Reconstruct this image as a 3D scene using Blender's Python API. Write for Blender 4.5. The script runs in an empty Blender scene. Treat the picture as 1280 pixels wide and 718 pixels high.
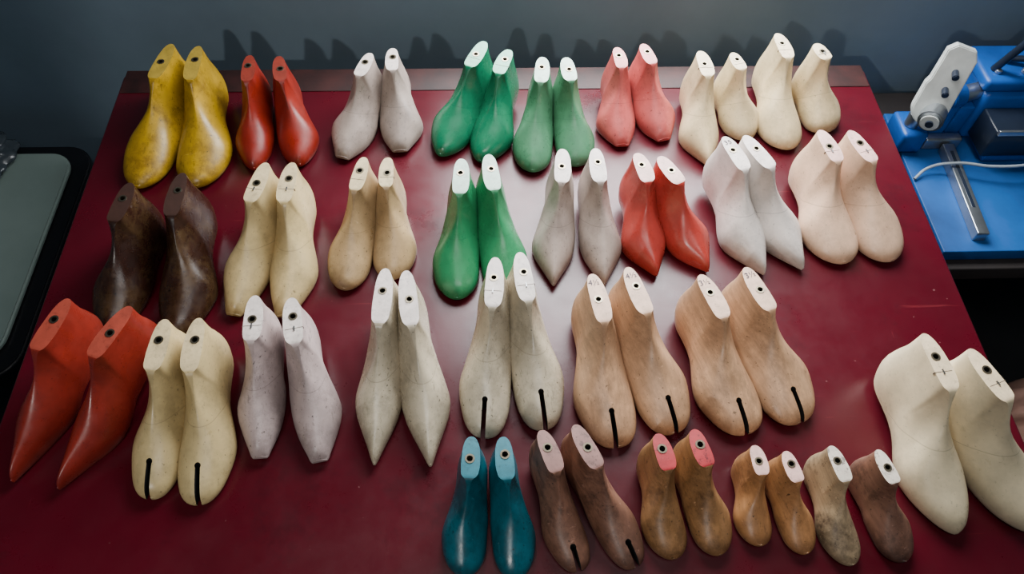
import bpy, bmesh, math, random
from mathutils import Vector, Matrix
from mathutils import noise as mn
random.seed(7)
sc=bpy.context.scene
P=math.radians(56.5); A=math.radians(4.06); R=math.radians(2.3)
TZ=0.75
# ---------------------------------------------------------------- camera
fw=Vector((math.sin(A)*math.cos(P),math.cos(A)*math.cos(P),-math.sin(P)))
r0=Vector((math.cos(A),-math.sin(A),0)); u0=r0.cross(fw)
rt=math.cos(R)*r0+math.sin(R)*u0; up=rt.cross(fw)
cam=bpy.data.cameras.new('camera'); co=bpy.data.objects.new('camera',cam); sc.collection.objects.link(co)
co.matrix_world=Matrix.Translation((0,0,1.691))@Matrix((rt,up,-fw)).transposed().to_4x4()
cam.lens=26.72; cam.sensor_width=36; cam.clip_start=0.01
sc.camera=co

# ---------------------------------------------------------------- materials
def lin(c):
    return tuple(((v/255)/12.92 if v/255<=0.04045 else ((v/255+0.055)/1.055)**2.4) for v in c)+(1,)
def newmat(name):
    m=bpy.data.materials.new(name); m.use_nodes=True
    nt=m.node_tree; b=nt.nodes['Principled BSDF']
    return m,nt,b
def N(nt,t,**k):
    n=nt.nodes.new(t)
    for a,v in k.items():
        if a in n.inputs: n.inputs[a].default_value=v
        else: setattr(n,a,v)
    return n
def noise(nt,scale,detail=4,rough=.6,vec=None):
    n=nt.nodes.new('ShaderNodeTexNoise'); n.inputs['Scale'].default_value=scale
    n.inputs['Detail'].default_value=detail; n.inputs['Roughness'].default_value=rough
    if vec: nt.links.new(vec,n.inputs['Vector'])
    return n.outputs['Fac']
def ramp(nt,fac,a,b,ca=(0,0,0,1),cb=(1,1,1,1)):
    n=nt.nodes.new('ShaderNodeValToRGB'); n.color_ramp.elements[0].position=a; n.color_ramp.elements[1].position=b
    n.color_ramp.elements[0].color=ca; n.color_ramp.elements[1].color=cb
    nt.links.new(fac,n.inputs[0]); return n.outputs[0]
def mix(nt,f,a,b,mode='MIX'):
    n=nt.nodes.new('ShaderNodeMix'); n.data_type='RGBA'; n.blend_type=mode
    for s,v in ((n.inputs[0],f),(n.inputs[6],a),(n.inputs[7],b)):
        if hasattr(v,'links') or isinstance(v,bpy.types.NodeSocket): nt.links.new(v,s)
        else: s.default_value=v
    return n.outputs[2]
def dim(c,k): return (c[0]*k,c[1]*k,c[2]*k,1)
def coords(nt,scale=None,which='Object'):
    tc=nt.nodes.new('ShaderNodeTexCoord'); oi=nt.nodes.new('ShaderNodeObjectInfo')
    ad=nt.nodes.new('ShaderNodeVectorMath'); ad.operation='ADD'
    sc_=nt.nodes.new('ShaderNodeVectorMath'); sc_.operation='SCALE'; sc_.inputs[3].default_value=11.0
    cmb=nt.nodes.new('ShaderNodeCombineXYZ')
    for i in range(3): nt.links.new(oi.outputs['Random'],cmb.inputs[i])
    nt.links.new(cmb.outputs[0],sc_.inputs[0])
    nt.links.new(tc.outputs[which],ad.inputs[0]); nt.links.new(sc_.outputs[0],ad.inputs[1])
    out=ad.outputs[0]
    if scale:
        m=nt.nodes.new('ShaderNodeMapping'); m.inputs['Scale'].default_value=scale
        nt.links.new(out,m.inputs[0]); out=m.outputs[0]
    return out,tc
def bump(nt,b,fac,strength,dist=.001):
    n=nt.nodes.new('ShaderNodeBump'); n.inputs['Strength'].default_value=strength; n.inputs['Distance'].default_value=dist
    nt.links.new(fac,n.inputs['Height']); nt.links.new(n.outputs[0],b.inputs['Normal'])
def mul(nt,s,k):
    f=nt.nodes.new('ShaderNodeMath'); f.operation='MULTIPLY'
    if isinstance(k,bpy.types.NodeSocket): nt.links.new(k,f.inputs[1])
    else: f.inputs[1].default_value=k
    nt.links.new(s,f.inputs[0]); return f.outputs[0]
def lastmat(name,rgb,rough=.36,dirt=.35,grain=False,seam=True,dirt_glint_col=None,wear=.3):
    m,nt,b=newmat(name); c=lin(rgb)
    v,tc=coords(nt)
    base=mix(nt,ramp(nt,noise(nt,14,4,.65,vec=v),.3,.7),dim(c,.68),dim(c,1.1))
    if grain:
        gv,_=coords(nt,(6,90,90))
        base=mix(nt,mul(nt,ramp(nt,noise(nt,1.6,5,.7,vec=gv),.35,.65),.7),base,dim(c,.5))
    dc=dirt_glint_col or dim(c,.32)
    sx=nt.nodes.new('ShaderNodeSeparateXYZ'); nt.links.new(tc.outputs['Generated'],sx.inputs[0])
    base=mix(nt,mul(nt,ramp(nt,noise(nt,22,7,.78,vec=v),.48,.68),dirt),base,dc)
    toe=ramp(nt,sx.outputs[0],.0,.42,(1,1,1,1),(0,0,0,1))
    base=mix(nt,mul(nt,mul(nt,ramp(nt,noise(nt,30,6,.7,vec=v),.38,.62),toe),wear),base,dc)
    low=ramp(nt,sx.outputs[2],.0,.22,(1,1,1,1),(0,0,0,1))
    base=mix(nt,mul(nt,mul(nt,ramp(nt,noise(nt,36,5,.7,vec=v),.35,.6),low),min(.8,wear*1.3)),base,dc)
    sv,_=coords(nt,(30,120,60))
    base=mix(nt,mul(nt,ramp(nt,noise(nt,1.5,6,.8,vec=sv),.58,.64),min(1,dirt*1.2)),base,dim(c,.4))
    base=mix(nt,mul(nt,ramp(nt,noise(nt,230,2,.5,vec=v),.68,.73),min(1,dirt*1.6)),base,dim(c,.2))
    sc2,_=coords(nt,(90,25,60))
    base=mix(nt,mul(nt,ramp(nt,noise(nt,1.7,6,.8,vec=sc2),.62,.68),dirt*.8),base,(min(1,c[0]*1.3+.06),min(1,c[1]*1.3+.06),min(1,c[2]*1.3+.06),1))
    if seam:
        a1=nt.nodes.new('ShaderNodeMath'); a1.operation='MULTIPLY_ADD'; a1.inputs[1].default_value=.9
        nt.links.new(sx.outputs[2],a1.inputs[0]); nt.links.new(sx.outputs[0],a1.inputs[2])
        s1=nt.nodes.new('ShaderNodeMath'); s1.operation='SUBTRACT'; s1.inputs[1].default_value=.84; nt.links.new(a1.outputs[0],s1.inputs[0])
        s2=nt.nodes.new('ShaderNodeMath'); s2.operation='ABSOLUTE'; nt.links.new(s1.outputs[0],s2.inputs[0])
        s3=nt.nodes.new('ShaderNodeMath'); s3.operation='LESS_THAN'; s3.inputs[1].default_value=.005; nt.links.new(s2.outputs[0],s3.inputs[0])
        base=mix(nt,mul(nt,s3.outputs[0],.4),base,dim(c,.3))
    nt.links.new(base,b.inputs['Base Color'])
    rr=nt.nodes.new('ShaderNodeMapRange'); rr.inputs[1].default_value=.3; rr.inputs[2].default_value=.7; rr.inputs[3].default_value=rough-.1; rr.inputs[4].default_value=rough+.12
    nt.links.new(noise(nt,40,4,vec=v),rr.inputs[0]); nt.links.new(rr.outputs[0],b.inputs['Roughness'])
    bump(nt,b,noise(nt,90,5,.7,vec=v),.3,.0007)
    return m
def platemat(name,rgb,dirt=.4):
    m,nt,b=newmat(name); c=lin(rgb); v,tc=coords(nt)
    base=mix(nt,ramp(nt,noise(nt,60,5,.7,vec=v),.35,.7),dim(c,1.05),dim(c,.7))
    base=mix(nt,mul(nt,ramp(nt,noise(nt,150,4,.7,vec=v),.56,.66),dirt),base,dim(c,.3))
    nt.links.new(base,b.inputs['Base Color']); b.inputs['Roughness'].default_value=.5
    bump(nt,b,noise(nt,200,4,vec=v),.3,.0006)
    return m
def simple(name,rgb,rough=.5,metal=0,var=.15,scale=20,bmp=.15):
    m,nt,b=newmat(name); c=lin(rgb); v,tc=coords(nt)
    base=mix(nt,ramp(nt,noise(nt,scale,5,vec=v),.3,.7),dim(c,1-var),dim(c,1+var))
    nt.links.new(base,b.inputs['Base Color']); b.inputs['Roughness'].default_value=rough; b.inputs['Metallic'].default_value=metal
    bump(nt,b,noise(nt,scale*6,4,vec=v),bmp,.001)
    return m

BODY=dict(
 yellow=lastmat('yellow_plastic',(182,144,22),dirt=.8,seam=False,dirt_glint_col=lin((80,52,14)),wear=.8),
 redor=lastmat('red_orange_plastic',(138,34,22),dirt=.5,seam=False),
 orange=lastmat('brick_red_plastic',(136,40,29),dirt=.3,rough=.30,seam=False),
 greyw=lastmat('warm_grey_plastic',(170,154,144),dirt=.45),
 green=lastmat('green_plastic',(22,110,76),dirt=.35,rough=.28),
 lgreen=lastmat('dull_green_plastic',(74,130,94),dirt=.4,rough=.32),
 vgreen=lastmat('leaf_green_plastic',(44,132,84),dirt=.3,rough=.29),
 pink=lastmat('pink_plastic',(188,86,82),dirt=.5),
 cream=lastmat('cream_plastic',(218,196,152),dirt=.35),
 dark=lastmat('dark_stained_wood',(50,27,19),dirt=.75,grain=True,seam=False,rough=.27,dirt_glint_col=lin((82,62,38)),wear=.45),  # lighter khaki streaks paint glossy highlights into the wood colour
 beige=lastmat('beige_plastic',(204,180,128),dirt=.4),
 tan=lastmat('tan_plastic',(180,150,108),dirt=.5),
 red=lastmat('red_plastic',(178,62,54),dirt=.3,rough=.29,seam=False,wear=.2),
 white=lastmat('white_plastic',(214,204,196),dirt=.25,wear=.15,rough=.32),
 pbeige=lastmat('pinkish_beige_plastic',(218,180,150),dirt=.3,wear=.2),
 pwhite=lastmat('pinkish_white_plastic',(188,168,164),dirt=.6),
 cgrey=lastmat('cream_grey_plastic',(198,184,158),dirt=.6,rough=.27),
 wood=lastmat('pale_wood',(208,164,126),dirt=.5,grain=True,seam=False,rough=.40),
 ivory=lastmat('ivory_plastic',(230,212,174),dirt=.2,rough=.34,wear=.15),
 teal=lastmat('teal_plastic',(12,94,108),dirt=.8,seam=False,rough=.33,wear=.7),
 brown=lastmat('brown_wood',(140,98,78),dirt=1,grain=True,seam=False,rough=.44,wear=.75,dirt_glint_col=lin((58,38,30))),
 khaki=lastmat('khaki_wood',(170,124,80),dirt=.95,grain=True,seam=False,rough=.38,wear=.7,dirt_glint_col=lin((84,58,34))),
 amber=lastmat('amber_wood',(186,132,84),dirt=.75,grain=True,seam=False,rough=.38,wear=.5,dirt_glint_col=lin((96,62,36))),
 grime=lastmat('grimy_wood',(184,158,122),dirt=1,grain=True,seam=False,rough=.5,wear=.75,dirt_glint_col=lin((70,54,40))),
)
PLATE=dict(
 yellow=platemat('plate_yellow',(160,134,48)),redor=platemat('plate_redorange',(125,42,28)),orange=platemat('plate_brick',(148,60,44)),
 white=platemat('plate_white',(216,204,196)),mint=platemat('plate_mint',(120,186,154)),pmint=platemat('plate_pale_mint',(182,210,192)),
 pink=platemat('plate_pink',(218,138,134)),cream=platemat('plate_cream',(222,200,164)),dark=platemat('plate_dark',(52,30,22)),
 beige=platemat('plate_beige',(202,182,140)),rosy=platemat('plate_rosy',(224,180,170)),wood=platemat('plate_wood',(222,184,158)),
 teal=platemat('plate_teal',(30,108,122),.6),brown=platemat('plate_brown',(142,104,96),.8),redpaint=platemat('plate_red_paint',(164,34,42),.9),
 dirtywhite=platemat('plate_dirty_white',(218,206,190),1))
BRASS=simple('eyelet_metal',(150,140,120),.35,1); BLACK=simple('hole_dark',(8,8,8),.8,0,.1)
INK=simple('ink_marking',(70,60,70),.7)
STAPLE=simple('steel_staple',(150,150,150),.35,1)
CUT=simple('hinge_cut',(90,78,66),.8,0,.1)

# ---------------------------------------------------------------- last geometry
def interp(tab,s):
    n=len(tab)
    if s<=tab[0][0]: return tab[0][1]
    if s>=tab[-1][0]: return tab[-1][1]
    d=[(tab[i+1][1]-tab[i][1])/(tab[i+1][0]-tab[i][0]) for i in range(n-1)]
    mt=[d[0]]+[0 if d[i-1]*d[i]<=0 else 2*d[i-1]*d[i]/(d[i-1]+d[i]) for i in range(1,n-1)]+[d[-1]]
    for i in range(n-1):
        if s<=tab[i+1][0]:
            h=tab[i+1][0]-tab[i][0]; t=(s-tab[i][0])/h
            return ((2*t**3-3*t*t+1)*tab[i][1]+(t**3-2*t*t+t)*h*mt[i]+(-2*t**3+3*t*t)*tab[i+1][1]+(t**3-t*t)*h*mt[i+1])
def ss(a,b,x):
    t=max(0,min(1,(x-a)/(b-a))); return t*t*(3-2*t)
PLAN=dict(
 round=[(0,.10),(.012,.30),(.04,.52),(.09,.74),(.16,.90),(.24,.98),(.32,1),(.42,.95),(.55,.80),(.68,.70),(.8,.69),(1,.69)],
 oval=[(0,.06),(.012,.2),(.04,.38),(.09,.58),(.16,.78),(.24,.92),(.33,1),(.42,.96),(.55,.80),(.68,.70),(.8,.69),(1,.69)],
 point=[(0,.05),(.02,.13),(.06,.25),(.12,.44),(.2,.70),(.28,.91),(.36,1),(.45,.95),(.57,.8),(.68,.70),(.8,.69),(1,.69)],
 sharp=[(0,.06),(.02,.12),(.06,.21),(.13,.38),(.22,.62),(.31,.86),(.40,1),(.48,.97),(.58,.84),(.68,.74),(.8,.70),(1,.70)],
 square=[(0,.30),(.01,.36),(.05,.46),(.12,.64),(.2,.82),(.28,.95),(.35,1),(.44,.95),(.56,.8),(.68,.70),(.8,.69),(1,.69)],
 tabi=[(0,.16),(.01,.36),(.035,.56),(.08,.74),(.15,.88),(.23,.97),(.31,1),(.42,.94),(.55,.80),(.68,.70),(.8,.69),(1,.69)],
)
TOPC=[(0,.09),(.012,.15),(.04,.215),(.1,.28),(.2,.36),(.3,.45),(.4,.57),(.48,.70),(.55,.86),(.6,.99),(.62,1.0),(.75,1.005),(1,1.0)]
CONE=[(0,.90),(.08,.97),(.2,1),(.35,.90),(.5,.70),(.65,.46),(.8,.24),(.92,.09),(1,0)]
TJ=[0,.05,.12,.19]+[.25+.75*math.sin(math.radians(a)) for a in (0,8,16,24,32,40,48,56,64,72,80,85,90)]
SJ=[0,.006,.014,.027,.045,.07,.1,.135,.17,.21,.25,.29,.33,.37,.41,.45,.48,.51,.535,.56,.58,.595,.605,.613,.622,.633,.65,.68,.72,.76,.8]
HU=[.12,.25,.38,.5,.62,.73,.83,.91,.965,1.0]
def make_last(shape,L,W,h,side,lift,pw):
    B=W/2
    bm=bmesh.new()
    def section(s,u=None):
        w=interp(PLAN[shape],s if u is None else .8)*B
        zb=interp([(0,.007),(.12,.003),(.3,0),(.42,.002),(.62,lift*.6+.004),(.85,lift),(1,lift)],s)
        zt=h*interp(TOPC,s)
        if zt<zb+.006: zt=zb+.006
        k=ss(.26,.60,s)
        p=pw*interp([(0,0),(.5,0.02),(.57,.25),(.6,.45),(.613,.7),(.63,.88),(.66,.98),(.72,1.05),(.8,1),(1,.95)],s)
        yc=side*B*interp([(0,0),(.15,.05),(.32,.12),(.5,.02),(.7,-.05),(1,0)],s)
        pts=[]
        for t in TJ:
            ct=p+(w-p)*interp(CONE,t)
            if t<.25: tt=w*interp([(0,.90),(.08,.97),(.2,1),(.25,1)],t)
            else: tt=w*max(0,1-((t-.25)/.75)**2.1)**.56
            hw=tt+(ct-tt)*k
            x=s*L; z=zb+(zt-zb)*t
            if u is not None:
                xe=L*interp([(0,.965),(.15,.99),(.3,1.0),(.5,.985),(.75,.955),(1,.945)],t)
                xs=.8*L
                a=u*math.pi/2
                x=xs+(xe-xs)*math.sin(a)
                hw=hw*max(0,math.cos(a))**.85
            pts.append((x,hw,z,yc))
        return pts
    secs=[section(s) for s in SJ]+[section(.8+.2*math.sin(u*math.pi/2),u) for u in HU]
    rings=[]
    for pts in secs:
        r=[]
        x,hw,z,yc=pts[0]
        r.append((x,yc,z))
        for (x,hw,z,yc) in pts: r.append((x,yc+hw,z))
        x,hw,z,yc=pts[-1]; r.append((x,yc,z))
        for (x,hw,z,yc) in reversed(pts): r.append((x,yc-hw,z))
        rings.append([bm.verts.new(q) for q in r])
    n=len(rings[0]); itop0=len(TJ); itop1=len(TJ)+1
    for i in range(len(rings)-1):
        for j in range(n):
            j2=(j+1)%n
            f=bm.faces.new((rings[i][j],rings[i+1][j],rings[i+1][j2],rings[i][j2]))
            if j in (itop0,itop1) and i>=SJ.index(.605): f.material_index=1
    bm.faces.new(rings[0])
    bmesh.ops.remove_doubles(bm,verts=bm.verts,dist=2e-5)
    bmesh.ops.recalc_face_normals(bm,faces=bm.faces)
    for f in bm.faces: f.smooth=True
    return bm
def cyl(bm,r,z0,z1,seg=20,mi=0,x=0,y=0):
    vs0=[bm.verts.new((x+r*math.cos(2*math.pi*i/seg),y+r*math.sin(2*math.pi*i/seg),z0)) for i in range(seg)]
    vs1=[bm.verts.new((v.co.x,v.co.y,z1)) for v in vs0]
    for i in range(seg):
        f=bm.faces.new((vs0[i],vs0[(i+1)%seg],vs1[(i+1)%seg],vs1[i])); f.material_index=mi
    f=bm.faces.new(vs1); f.material_index=mi
    f=bm.faces.new(list(reversed(vs0))); f.material_index=mi
def tube(bm,x,y,r0,r1,z0,z1,seg=20,mi=3):
    R=[]
    for (r,z) in ((r0,z0),(r0,z1),(r1,z1),(r1,z0)):
        R.append([bm.verts.new((x+r*math.cos(2*math.pi*i/seg),y+r*math.sin(2*math.pi*i/seg),z)) for i in range(seg)])
    for a in range(4):
        b=(a+1)%4
        for i in range(seg):
            f=bm.faces.new((R[a][i],R[b][i],R[b][(i+1)%seg],R[a][(i+1)%seg])); f.material_index=mi
def boxm(bm,x0,x1,y0,y1,z0,z1,mi=0):
    v=[bm.verts.new(p) for p in ((x0,y0,z0),(x1,y0,z0),(x1,y1,z0),(x0,y1,z0),(x0,y0,z1),(x1,y0,z1),(x1,y1,z1),(x0,y1,z1))]
    for q in ((3,2,1,0),(4,5,6,7),(0,1,5,4),(1,2,6,5),(2,3,7,6),(3,0,4,7)):
        f=bm.faces.new([v[i] for i in q]); f.material_index=mi
def add(name,me,mats,parent=None,mw=None):
    o=bpy.data.objects.new(name,me); sc.collection.objects.link(o)
    for m in mats: me.materials.append(m)
    if mw is not None: o.matrix_world=mw
    if parent: o.parent=parent
    return o
def tomesh(bm,name):
    bmesh.ops.recalc_face_normals(bm,faces=bm.faces)
    me=bpy.data.meshes.new(name); bm.to_mesh(me); bm.free(); return me

def place_last(i,toe,top,W,h,shape,body,plate,side,lift,hinge,mark=None):
    d=Vector((top[0]-toe[0],top[1]-toe[1])); D=d.length
    L=D/.775; kid=h<.09
    pw=.0118 if h>.1 else .0105
    if kid: pw=.0092
    bm=make_last(shape,L,W,h,side,lift,pw)
    me=bpy.data.meshes.new('shoe_last'); bm.to_mesh(me); bm.free()
    mats=[BODY[body],PLATE[plate],BLACK,BRASS,STAPLE,CUT]
    o=add('shoe_last',me,mats)
    cb=bmesh.new(); hx=(.80 if i%3 else .76)*L; hr=.0044 if not kid else .0038
    cyl(cb,hr,h-.022,h+.02,20,2,hx,0)
    if shape=='tabi':
        sw=.0031; e=L*(.18 if h>.1 else .15); yo=side*.03*W
        cyl(cb,sw*1.25,-.02,h*.8,12,2,e,yo)
        boxm(cb,-.03,e,yo-sw,yo+sw,-.02,h*.8,2)
    cm=tomesh(cb,'cut'); c=add('cut',cm,mats)
    md=o.modifiers.new('b','BOOLEAN'); md.object=c; md.operation='DIFFERENCE'; md.solver='EXACT'; md.use_self=True; md.material_mode='INDEX'
    dg=bpy.context.evaluated_depsgraph_get()
    nm=bpy.data.meshes.new_from_object(o.evaluated_get(dg)); o.modifiers.clear()
    old=o.data; o.data=nm; bpy.data.meshes.remove(old); bpy.data.objects.remove(c)
    bm=bmesh.new(); bm.from_mesh(nm)
    zt=h*1.004
    tube(bm,hx,0,hr*.82,hr*1.32,zt-.008,zt+.0007,20,3)
    if hinge:
        x=.71*L
        boxm(bm,x-.0004,x+.0004,-pw*.98,pw*.98,zt-.004,zt+.0002,5)
        if hinge>1: boxm(bm,x-.0035,x+.003,-.0009,.0009,zt-.004,zt+.0014,4)
    bm.to_mesh(nm); bm.free()
    nm.set_sharp_from_angle(angle=math.radians(42))
    ang=math.atan2(d.y,d.x)
    o.matrix_world=Matrix.Translation((toe[0],toe[1],TZ+.0003))@Matrix.Rotation(ang,4,'Z')
    if mark:
        cu=bpy.data.curves.new('marking','FONT'); cu.body=mark; cu.size=.012; cu.extrude=.0001; cu.align_x='CENTER'; cu.align_y='CENTER'
        t=bpy.data.objects.new('marking',cu); sc.collection.objects.link(t); t.data.materials.append(INK)
        t.parent=o; t.matrix_local=Matrix.Translation((.88*L,0,zt+.0002))@Matrix.Rotation(-math.pi/2,4,'Z')
    return o
# toe x,y | plate centre x,y | ball width | height | form | body | plate | heel lift | hinge | marking   (metres, on the table)
S=[
(-.544,.818,-.511,1.004,.080,.105,'round','yellow','yellow',.01,0),
(-.452,.817,-.458,.999,.085,.105,'round','yellow','yellow',.01,0),
(-.366,.853,-.373,.991,.061,.10,'oval','redor','redor',.02,0),
(-.293,.860,-.321,.990,.067,.10,'oval','redor','redor',.02,0),
(-.226,.876,-.186,.998,.072,.10,'square','greyw','white',.02,0),
(-.132,.889,-.140,1.010,.073,.10,'square','greyw','white',.02,0),
(-.066,.879,-.002,1.016,.075,.105,'oval','green','mint',.02,1),
(.000,.864,.043,.996,.072,.105,'oval','green','mint',.02,1),
(.085,.841,.103,.976,.067,.105,'round','lgreen','pmint',.015,0),
(.161,.852,.148,.977,.067,.105,'round','lgreen','pmint',.015,0),
(.240,.896,.235,1.010,.068,.10,'square','pink','pink',.02,0),
(.313,.908,.285,1.019,.069,.10,'square','pink','pink',.02,0),
(.378,.850,.373,.988,.068,.105,'point','cream','cream',.015,1),
(.457,.907,.433,.999,.069,.10,'oval','cream','cream',.015,1),
(.521,.884,.512,1.025,.074,.11,'round','cream','cream',.015,1),
(.601,.924,.575,1.010,.070,.11,'round','cream','cream',.015,2),
(-.522,.547,-.501,.704,.076,.11,'oval','dark','dark',.01,0),
(-.427,.539,-.427,.717,.080,.11,'oval','dark','dark',.01,0),
(-.354,.576,-.320,.742,.067,.105,'square','beige','beige',.015,2),
(-.283,.572,-.276,.741,.069,.105,'square','beige','beige',.015,2),
(-.202,.616,-.177,.760,.066,.10,'round','tan','beige',.012,1),
(-.133,.633,-.136,.762,.065,.10,'round','tan','beige',.012,1),
(-.038,.596,-.029,.748,.070,.105,'round','vgreen','pmint',.012,0),
(.037,.598,.017,.755,.071,.105,'round','vgreen','pmint',.012,0),
(.105,.617,.121,.766,.065,.105,'point','greyw','white',.02,0),
(.180,.616,.175,.766,.064,.105,'point','greyw','white',.02,0),
(.260,.631,.240,.760,.070,.105,'point','red','rosy',.02,0),
(.339,.637,.281,.755,.068,.105,'point','red','rosy',.02,0),
(.423,.630,.381,.782,.071,.11,'point','white','white',.02,0,'35'),
(.484,.638,.418,.785,.071,.11,'point','white','white',.02,0),
(.550,.647,.528,.795,.083,.11,'round','pbeige','rosy',.012,2),
(.626,.650,.579,.794,.081,.11,'round','pbeige','rosy',.012,2),
(-.586,.340,-.539,.507,.060,.11,'sharp','orange','orange',.02,0),
(-.527,.329,-.462,.494,.062,.11,'sharp','orange','orange',.02,0),
(-.412,.313,-.404,.477,.064,.105,'tabi','beige','beige',.012,0),
(-.353,.304,-.359,.476,.068,.105,'tabi','beige','beige',.012,0),
(-.286,.362,-.293,.513,.060,.105,'square','pwhite','white',.02,2),
(-.210,.355,-.241,.508,.064,.105,'square','pwhite','white',.02,2),
(-.141,.349,-.130,.540,.062,.11,'point','cgrey','white',.02,0),
(-.070,.345,-.095,.536,.065,.11,'point','cgrey','white',.02,0),
(-.001,.381,.015,.558,.070,.11,'tabi','cgrey','white',.012,2),
(.077,.390,.056,.566,.070,.11,'tabi','cgrey','white',.012,2),
(.171,.363,.151,.533,.079,.105,'tabi','wood','wood',.01,0,'4½'),
(.248,.380,.205,.544,.078,.105,'tabi','wood','wood',.01,0,'4½'),
(.345,.377,.302,.532,.082,.105,'tabi','wood','wood',.01,0,'3½'),
(.418,.390,.367,.543,.085,.105,'tabi','wood','wood',.01,0,'3½'),
(.575,.240,.556,.418,.079,.125,'oval','ivory','cream',.012,2),
(.671,.240,.614,.399,.079,.125,'oval','ivory','cream',.012,2),
(-.028,.209,-.018,.323,.055,.095,'round','teal','teal',.01,0),
(.033,.204,.023,.321,.053,.095,'round','teal','teal',.01,0),
(.109,.211,.074,.328,.050,.095,'tabi','brown','brown',.01,0),
(.176,.213,.119,.333,.052,.095,'tabi','brown','brown',.01,0),
(.223,.221,.208,.323,.052,.095,'round','khaki','redpaint',.01,0),
(.279,.224,.254,.327,.052,.095,'round','khaki','redpaint',.01,0),
(.330,.233,.326,.317,.044,.075,'round','amber','rosy',.006,0),
(.384,.222,.365,.308,.043,.075,'round','amber','rosy',.006,0),
(.435,.207,.419,.308,.045,.08,'round','grime','dirtywhite',.006,0),
(.500,.209,.476,.303,.049,.08,'round','brown','dirtywhite',.006,0)]
for i,q in enumerate(S):
    tx,ty,cx,cy,W,h,shape,body,plate,lift,hinge=q[:11]
    place_last(i,(tx,ty),(cx,cy),W,h,shape,body,plate,1 if i%2==0 else -1,lift,hinge,q[11] if len(q)>11 else None)

# ---------------------------------------------------------------- helpers for furniture
def par(o,p): 
    mw=o.matrix_world.copy(); o.parent=p; bpy.context.view_layer.update(); o.matrix_parent_inverse=p.matrix_world.inverted(); o.matrix_world=mw
def box(name,x0,x1,y0,y1,z0,z1,mat,parent=None,bev=0.003,mw=None):
    bm=bmesh.new(); boxm(bm,x0,x1,y0,y1,z0,z1)
    if bev: bmesh.ops.bevel(bm,geom=bm.edges[:],offset=bev,segments=3,affect='EDGES',profile=.5)
    me=tomesh(bm,name)
    o=add(name,me,[mat],parent,mw); 
    for p in me.polygons: p.use_smooth=True
    me.set_sharp_from_angle(angle=math.radians(35))
    return o
def cylobj(name,p0,p1,r,mat,parent=None,seg=32,bev=.0015,r2=None):
    p0=Vector(p0); p1=Vector(p1); d=p1-p0
    bm=bmesh.new(); bmesh.ops.create_cone(bm,cap_ends=True,segments=seg,radius1=r,radius2=r if r2 is None else r2,depth=d.length)
    if bev:
        ed=[e for e in bm.edges if any(len(f.verts)>4 for f in e.link_faces)]
        bmesh.ops.bevel(bm,geom=ed,offset=bev,segments=2,affect='EDGES')
    me=tomesh(bm,name)
    for p in me.polygons: p.use_smooth=True
    me.set_sharp_from_angle(angle=math.radians(40))
    o=add(name,me,[mat],parent); o.matrix_world=Matrix.Translation((p0+p1)/2)@d.to_track_quat('Z','Y').to_matrix().to_4x4()
    return o
def empty(name,loc=(0,0,0)):
    e=bpy.data.objects.new(name,None); e.empty_display_size=.05; sc.collection.objects.link(e); e.location=loc; bpy.context.view_layer.update(); return e

# ---------------------------------------------------------------- table
m,nt,b=newmat('dark_red_varnish'); v,tc=coords(nt)
c=lin((76,7,22))
base=mix(nt,ramp(nt,noise(nt,3,6,.6,vec=v),.3,.7),dim(c,.7),dim(c,1.15))
sv,_=coords(nt,(3,60,1)); sv2,_=coords(nt,(70,4,1))
s1=ramp(nt,noise(nt,2,3,.6,vec=sv),.70,.74); s2=ramp(nt,noise(nt,2,3,.6,vec=sv2),.72,.75)
base=mix(nt,mul(nt,s1,.35),base,lin((115,40,45))); base=mix(nt,mul(nt,s2,.35),base,lin((115,40,45)))
sp=ramp(nt,noise(nt,130,2,.5,vec=v),.77,.80); base=mix(nt,mul(nt,sp,.6),base,lin((130,90,90)))
base=mix(nt,mul(nt,ramp(nt,noise(nt,6,8,.75,vec=v),.54,.68),.6),base,lin((42,10,16)))
nt.links.new(base,b.inputs['Base Color'])
rr=N(nt,'ShaderNodeMapRange'); rr.inputs[1].default_value=.3; rr.inputs[2].default_value=.7; rr.inputs[3].default_value=.24; rr.inputs[4].default_value=.40
nt.links.new(noise(nt,9,7,.75,vec=v),rr.inputs[0]); nt.links.new(rr.outputs[0],b.inputs['Roughness'])
bump(nt,b,noise(nt,50,5,.7,vec=v),.15,.001)
RED=m
xl,xr,yf,yb=-.634,.717,-.12,1.090
tab=empty('work_table',((xl+xr)/2,yb/2,0))
par(box('tabletop',xl,xr,yf,yb,TZ-.022,TZ,RED,bev=.004),tab)
DKR=simple('worn_dark_edge',(44,15,13),.6,0,.6,30)
par(box('rear_rail',xl+.004,xr-.004,yb-.045,yb+.012,TZ-.05,TZ+.0015,DKR,bev=.001),tab)
LEG=simple('dark_steel',(40,38,38),.5,.3)
for k,(x,y) in enumerate(((xl+.06,yf+.06),(xr-.06,yf+.06),(xl+.06,yb-.08),(xr-.06,yb-.08))):
    par(box('leg_%d'%(k+1),x-.025,x+.025,y-.025,y+.025,0,TZ-.022,LEG),tab)
par(box('apron_front',xl+.05,xr-.05,yf+.05,yf+.075,TZ-.1,TZ-.022,LEG),tab)
par(box('apron_rear',xl+.05,xr-.05,yb-.09,yb-.065,TZ-.1,TZ-.022,LEG),tab)

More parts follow.
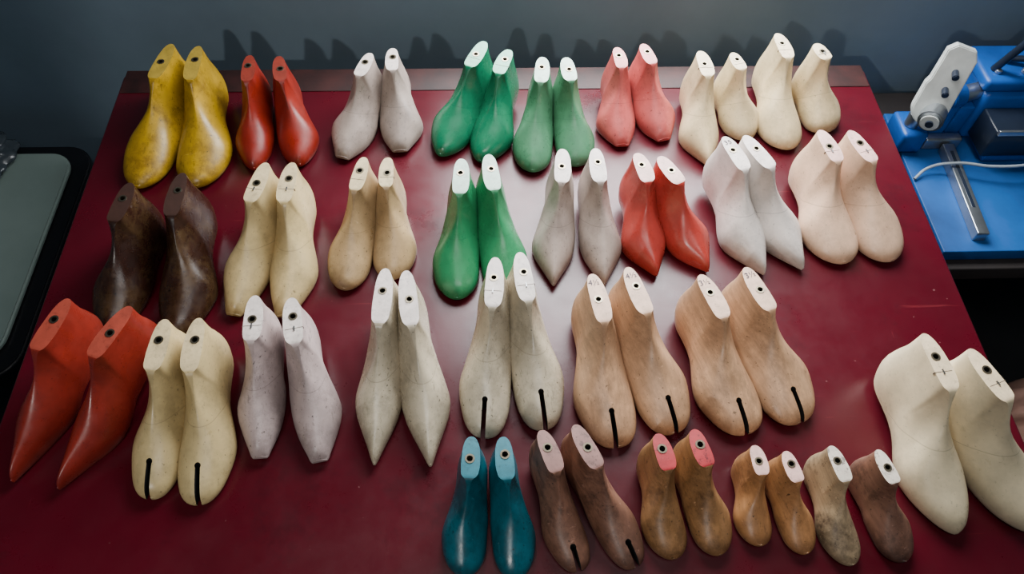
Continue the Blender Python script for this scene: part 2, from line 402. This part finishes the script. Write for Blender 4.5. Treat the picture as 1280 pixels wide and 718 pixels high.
# ---------------------------------------------------------------- room
WY=yb+.13
WALL=simple('blue_grey_plaster',(116,136,150),.75,0,.12,4,.3)
FLOORM=simple('dark_concrete',(30,29,30),.7,0,.35,5,.3)
CEIL=simple('ceiling_paint',(110,112,116),.8,0,.05,4,.1)
XL,XR,YF,ZH=-2.2,2.4,-2.2,2.7
box('floor',XL,XR,YF,WY,-.1,0,FLOORM,bev=0)
box('ceiling',XL,XR,YF,WY,ZH,ZH+.1,CEIL,bev=0)
wx0,wx1,wz0,wz1=-.10,.72,.90,1.85
bm=bmesh.new()
boxm(bm,XL,wx0,WY,WY+.12,0,ZH); boxm(bm,wx1,XR,WY,WY+.12,0,ZH); boxm(bm,wx0,wx1,WY,WY+.12,0,wz0); boxm(bm,wx0,wx1,WY,WY+.12,wz1,ZH)
add('wall_back',tomesh(bm,'wall_back'),[WALL])
box('wall_left',XL-.1,XL,YF,WY,0,ZH,WALL,bev=0); box('wall_right',XR,XR+.1,YF,WY,0,ZH,WALL,bev=0); box('wall_front',XL,XR,YF-.1,YF,0,ZH,WALL,bev=0)
FR=simple('window_frame_paint',(170,172,170),.5)
bm=bmesh.new()
fwid=.03
boxm(bm,wx0,wx1,WY+.03,WY+.08,wz0,wz0+fwid); boxm(bm,wx0,wx1,WY+.03,WY+.08,wz1-fwid,wz1)
boxm(bm,wx0,wx0+fwid,WY+.03,WY+.08,wz0+fwid,wz1-fwid); boxm(bm,wx1-fwid,wx1,WY+.03,WY+.08,wz0+fwid,wz1-fwid)
add('window_1',tomesh(bm,'window_1'),[FR])
def area(name,loc,target,sx,sy,e,col):
    l=bpy.data.lights.new(name,'AREA'); l.shape='RECTANGLE'; l.size=sx; l.size_y=sy; l.energy=e; l.color=col
    o=bpy.data.objects.new(name,l); sc.collection.objects.link(o); o.location=loc
    o.rotation_euler=(Vector(target)-Vector(loc)).to_track_quat('-Z','Y').to_euler(); return o
area('window_daylight',((wx0+wx1)/2,WY+.10,(wz0+wz1)/2),((wx0+wx1)/2,0,(wz0+wz1)/2-.6),(wx1-wx0),(wz1-wz0),64,(.96,.98,1))
sl=bpy.data.lights.new('front_spot_light','SPOT'); sl.energy=56; sl.spot_size=math.radians(36); sl.spot_blend=.4; sl.shadow_soft_size=.04; sl.color=(1,.97,.92)  # added unseen spot for the lit wall patch and its shadows, no lamp known
so=bpy.data.objects.new('front_spot_light',sl); sc.collection.objects.link(so); so.location=(-.9,-1.3,2.3)
so.rotation_euler=(Vector((-.02,.86,.75))-so.location).to_track_quat('-Z','Y').to_euler()
w=bpy.data.worlds.new('world'); sc.world=w; w.use_nodes=True; w.node_tree.nodes['Background'].inputs[0].default_value=(.5,.6,.75,1); w.node_tree.nodes['Background'].inputs[1].default_value=.1
area('overhead_fill_light',(.15,-.2,2.65),(.15,-.1,0),1.2,.5,10,(1,.98,.96))  # soft fill added from above, no real fixture

# ---------------------------------------------------------------- machine on right bench
BLUE=simple('blue_enamel',(14,78,158),.4,0,.25,15); BLUEB=simple('blue_board_paint',(16,80,148),.55,0,.3,8)
GREYM=simple('pale_cast_metal',(196,200,196),.45,.1,.15,25); SIL=simple('brushed_steel',(175,180,184),.3,.9); DARKP=simple('smoked_guard',(30,38,52),.3); CAB=simple('grey_cable',(150,160,168),.5)
BENCH=simple('dark_bench_wood',(40,34,32),.7,0,.3,10)
bx0,by0,by1=.818,.764,1.011
bench=empty('side_bench',(bx0+.3,by0+.1,0))
par(box('bench_top',bx0-.03,bx0+.75,by0-.02,WY-.02,.56,.594,BENCH),bench)
for k,(x,y) in enumerate(((bx0+.03,by0+.03),(bx0+.7,by0+.03),(bx0+.03,WY-.07),(bx0+.7,WY-.07))):
    par(box('leg_%d'%(k+1),x-.02,x+.02,y-.02,y+.02,0,.56,BENCH),bench)
mc=empty('leather_skiving_machine',(bx0+.2,by0+.1,.6))
def mp(o): par(o,mc); return o
mp(box('base_board',bx0,bx0+.5,by0,by1+.10,.5945,.62,BLUEB,bev=.002))
qa=Vector((.902,1.005)); qb=Vector((.888,.787))
mw=Matrix.Translation(((qa.x+qb.x)/2,(qa.y+qb.y)/2,.628))@Matrix.Rotation(math.atan2(qb.y-qa.y,qb.x-qa.x),4,'Z')
ln=(qb-qa).length
mp(box('guide_bar',-ln/2,ln/2,-.011,.011,-.008,.014,SIL,bev=.002,mw=mw))
mp(box('guide_bar_slot',-ln/2+.02,ln/2-.06,-.003,.003,.0141,.0146,DARKP,bev=0,mw=mw))
qx,qy=.995,1.046
mp(box('motor_body',qx-.055,qx+.26,qy-.01,qy+.11,.621,.735,BLUE,bev=.012))
mp(box('motor_cover',qx-.065,qx+.26,qy-.005,qy+.10,.7355,.762,BLUE,bev=.008))
for k in range(3): mp(cylobj('cover_bolt_%d'%(k+1),(qx-.04+.05*k,qy+.02,.762),(qx-.04+.05*k,qy+.02,.770),.006,SIL))
mp(box('side_flange',qx-.085,qx-.0555,qy-.005,qy+.09,.621,.70,BLUE,bev=.004))
mp(box('smoked_guard',qx-.045,qx+.26,qy-.075,qy-.0105,.64,.705,DARKP,bev=.004))
mp(box('guard_strip',qx-.045,qx+.26,qy-.081,qy-.0755,.70,.711,SIL,bev=.001))
mp(box('guard_foot',qx-.03,qx+.26,qy-.07,qy-.02,.621,.64,BLUE,bev=.003))
mp(cylobj('tension_screw',(qx-.02,qy+.05,.770),(qx+.08,qy+.02,.79),.006,DARKP))
wc=Vector((.827,.997,.72)); ac=Vector((.843,1.021,.80))
ac=wc+(ac-wc)*1.12
mp(cylobj('hand_wheel',(wc.x-.008,wc.y-.014,wc.z),(wc.x+.012,wc.y+.014,wc.z),.022,SIL,bev=.003))
mp(cylobj('wheel_rim',(wc.x-.010,wc.y-.017,wc.z),(wc.x-.0085,wc.y-.0145,wc.z),.016,GREYM,bev=.0005))
mp(cylobj('wheel_hub',(wc.x-.012,wc.y-.021,wc.z),(wc.x-.0102,wc.y-.0175,wc.z),.007,DARKP,bev=.0003))
bm=bmesh.new(); d=(ac-wc); ln=d.length; ra,rb=.031,.024; pts=[]
for k in range(17):
    a=math.pi/2+math.pi*k/16; pts.append((ra*math.cos(a),ra*math.sin(a)))
pts+=[(ln+rb*.2,-rb*1.15),(ln+rb*.9,-rb*.75),(ln+rb*1.0,rb*.6),(ln+rb*.5,rb*1.1),(ln*.55,rb*1.15),(ln*.45,ra*1.0)]
f0=bm.faces.new([bm.verts.new((x,y,0)) for x,y in pts]); ex=bmesh.ops.extrude_face_region(bm,geom=[f0])
for g in ex['geom']:
    if isinstance(g,bmesh.types.BMVert): g.co.z+=.022
bmesh.ops.bevel(bm,geom=[e for e in bm.edges if abs(e.verts[0].co.z-e.verts[1].co.z)<1e-5],offset=.002,segments=2,affect='EDGES')
me=tomesh(bm,'arm_plate'); o=add('arm_plate',me,[GREYM])
X=d.normalized(); Z=Vector((-.35,-.9,.25)); Z=(Z-X*Z.dot(X)).normalized(); Y=Z.cross(X)
o.matrix_world=Matrix.Translation(wc+Vector((.006,.03,0)))@Matrix((X,Y,Z)).transposed().to_4x4(); mp(o)
for nm in ('bolt_1','bolt_2'):
    bq=wc.lerp(ac,.5 if nm=='bolt_2' else .85)+Vector((.0,.004,0))
    mp(cylobj(nm,bq+Vector((-.004,-.012,0)),bq+Vector((.004,.012,0)),.006,DARKP))
mp(cylobj('shaft',wc+Vector((.01,.04,-.0)),wc+Vector((.12,.07,-.0)),.016,SIL))
mp(cylobj('shaft_collar',wc+Vector((.05,.052,-.0)),wc+Vector((.075,.059,-.0)),.024,BLUE))
mp(box('bearing_stand',.85,.90,1.03,1.075,.621,.72,BLUE,bev=.005))
mp(cylobj('lever',(.963,1.049,.86),(.951,1.075,.762),.007,DARKP))
mp(box('clamp_block',.802,.852,.999,1.069,.621,.67,BLUE,bev=.008))
mp(cylobj('clamp_knob',(.822,1.029,.67),(.822,1.029,.70),.013,SIL))
mp(box('feed_table',.858,.93,1.009,1.0295,.621,.648,SIL,bev=.004))
cu=bpy.data.curves.new('power_cable','CURVE'); cu.dimensions='3D'; cu.bevel_depth=.0028; cu.bevel_resolution=4
cp=[(.818,.931,.625),(.846,.949,.635),(.891,.947,.650),(.952,.933,.655),(1.017,.931,.66),(1.137,.981,.64)]
spn=cu.splines.new('BEZIER'); spn.bezier_points.add(len(cp)-1)
for bp,p in zip(spn.bezier_points,cp): bp.co=p; bp.handle_left_type=bp.handle_right_type='AUTO'
o=bpy.data.objects.new('power_cable',cu); sc.collection.objects.link(o); cu.materials.append(CAB); mp(o)

# ---------------------------------------------------------------- cloth piles
def lump(name,c,r,mat,seed,amp=.35,seg=5):
    bm=bmesh.new(); bmesh.ops.create_icosphere(bm,subdivisions=seg,radius=1)
    for v in bm.verts:
        n=mn.fractal(v.co*1.6+Vector((seed,0,0)),1,2,4); rid=abs(mn.noise(v.co*3.1+Vector((0,seed,0))))
        k=1+amp*n-amp*.6*rid
        v.co=Vector((v.co.x*r[0]*k,v.co.y*r[1]*k,max(-r[2]*.6,v.co.z*r[2]*k)))
    zmin=min(v.co.z for v in bm.verts)
    for v in bm.verts: v.co.z-=zmin
    me=tomesh(bm,name)
    for p in me.polygons: p.use_smooth=True
    o=add(name,me,[mat]); o.location=c; return o
CLO=simple('brown_leather_scraps',(110,80,68),.8,0,.5,8,.5); CLO2=simple('dark_fabric',(44,44,52),.9,0,.4,8,.5)
lump('leather_scrap_pile',(1.08,.56,0),(.22,.11,.24),CLO,3.1)
lump('dark_fabric_pile',(1.15,.22,0),(.2,.11,.16),CLO2,8.3)

# ---------------------------------------------------------------- left side stand
STN=simple('grey_green_laminate',(118,134,128),.35,0,.1,6,.1); RIM=simple('black_plastic_rim',(14,14,18),.4)
z=.55
def slab(name,x0,x1,y0,y1,z0,z1,r,mat,p):
    bm=bmesh.new(); pts=[]
    for cx,cy,a0 in ((x1-r,y1-r,0),(x0+r,y1-r,90),(x0+r,y0+r,180),(x1-r,y0+r,270)):
        for k in range(9):
            a=math.radians(a0+k*90/8); pts.append((cx+r*math.cos(a),cy+r*math.sin(a),z0))
    f=bm.faces.new([bm.verts.new(q) for q in pts]); ex=bmesh.ops.extrude_face_region(bm,geom=[f])
    for g in ex['geom']:
        if isinstance(g,bmesh.types.BMVert): g.co.z=z1
    bmesh.ops.bevel(bm,geom=[e for e in bm.edges if abs(e.verts[0].co.z-e.verts[1].co.z)<1e-5],offset=.004,segments=3,affect='EDGES')
    o=add(name,tomesh(bm,name),[mat]); par(o,p); return o
x1,y1,y0=-.810,1.098,.625
st=empty('side_stand',(x1-.25,(y0+y1)/2,0))
slab('rim_tray',x1-.55,x1+.030,y0-.03,y1+.03,z-.05,z-.012,.06,RIM,st)
slab('stand_top',x1-.52,x1,y0,y1,z-.012,z,.05,STN,st)
for k,(x,y) in enumerate(((x1-.02,y0+.02),(x1-.5,y0+.02),(x1-.02,y1-.03),(x1-.5,y1-.03))):
    par(box('leg_%d'%(k+1),x-.015,x+.015,y-.015,y+.015,0,z-.05,RIM),st)
BAG=simple('clear_grey_plastic_film',(60,68,74),.25,0,.25,14,.6)
lump('plastic_bag',(-.985,1.06,z),(.06,.09,.03),BAG,5.5,.35)
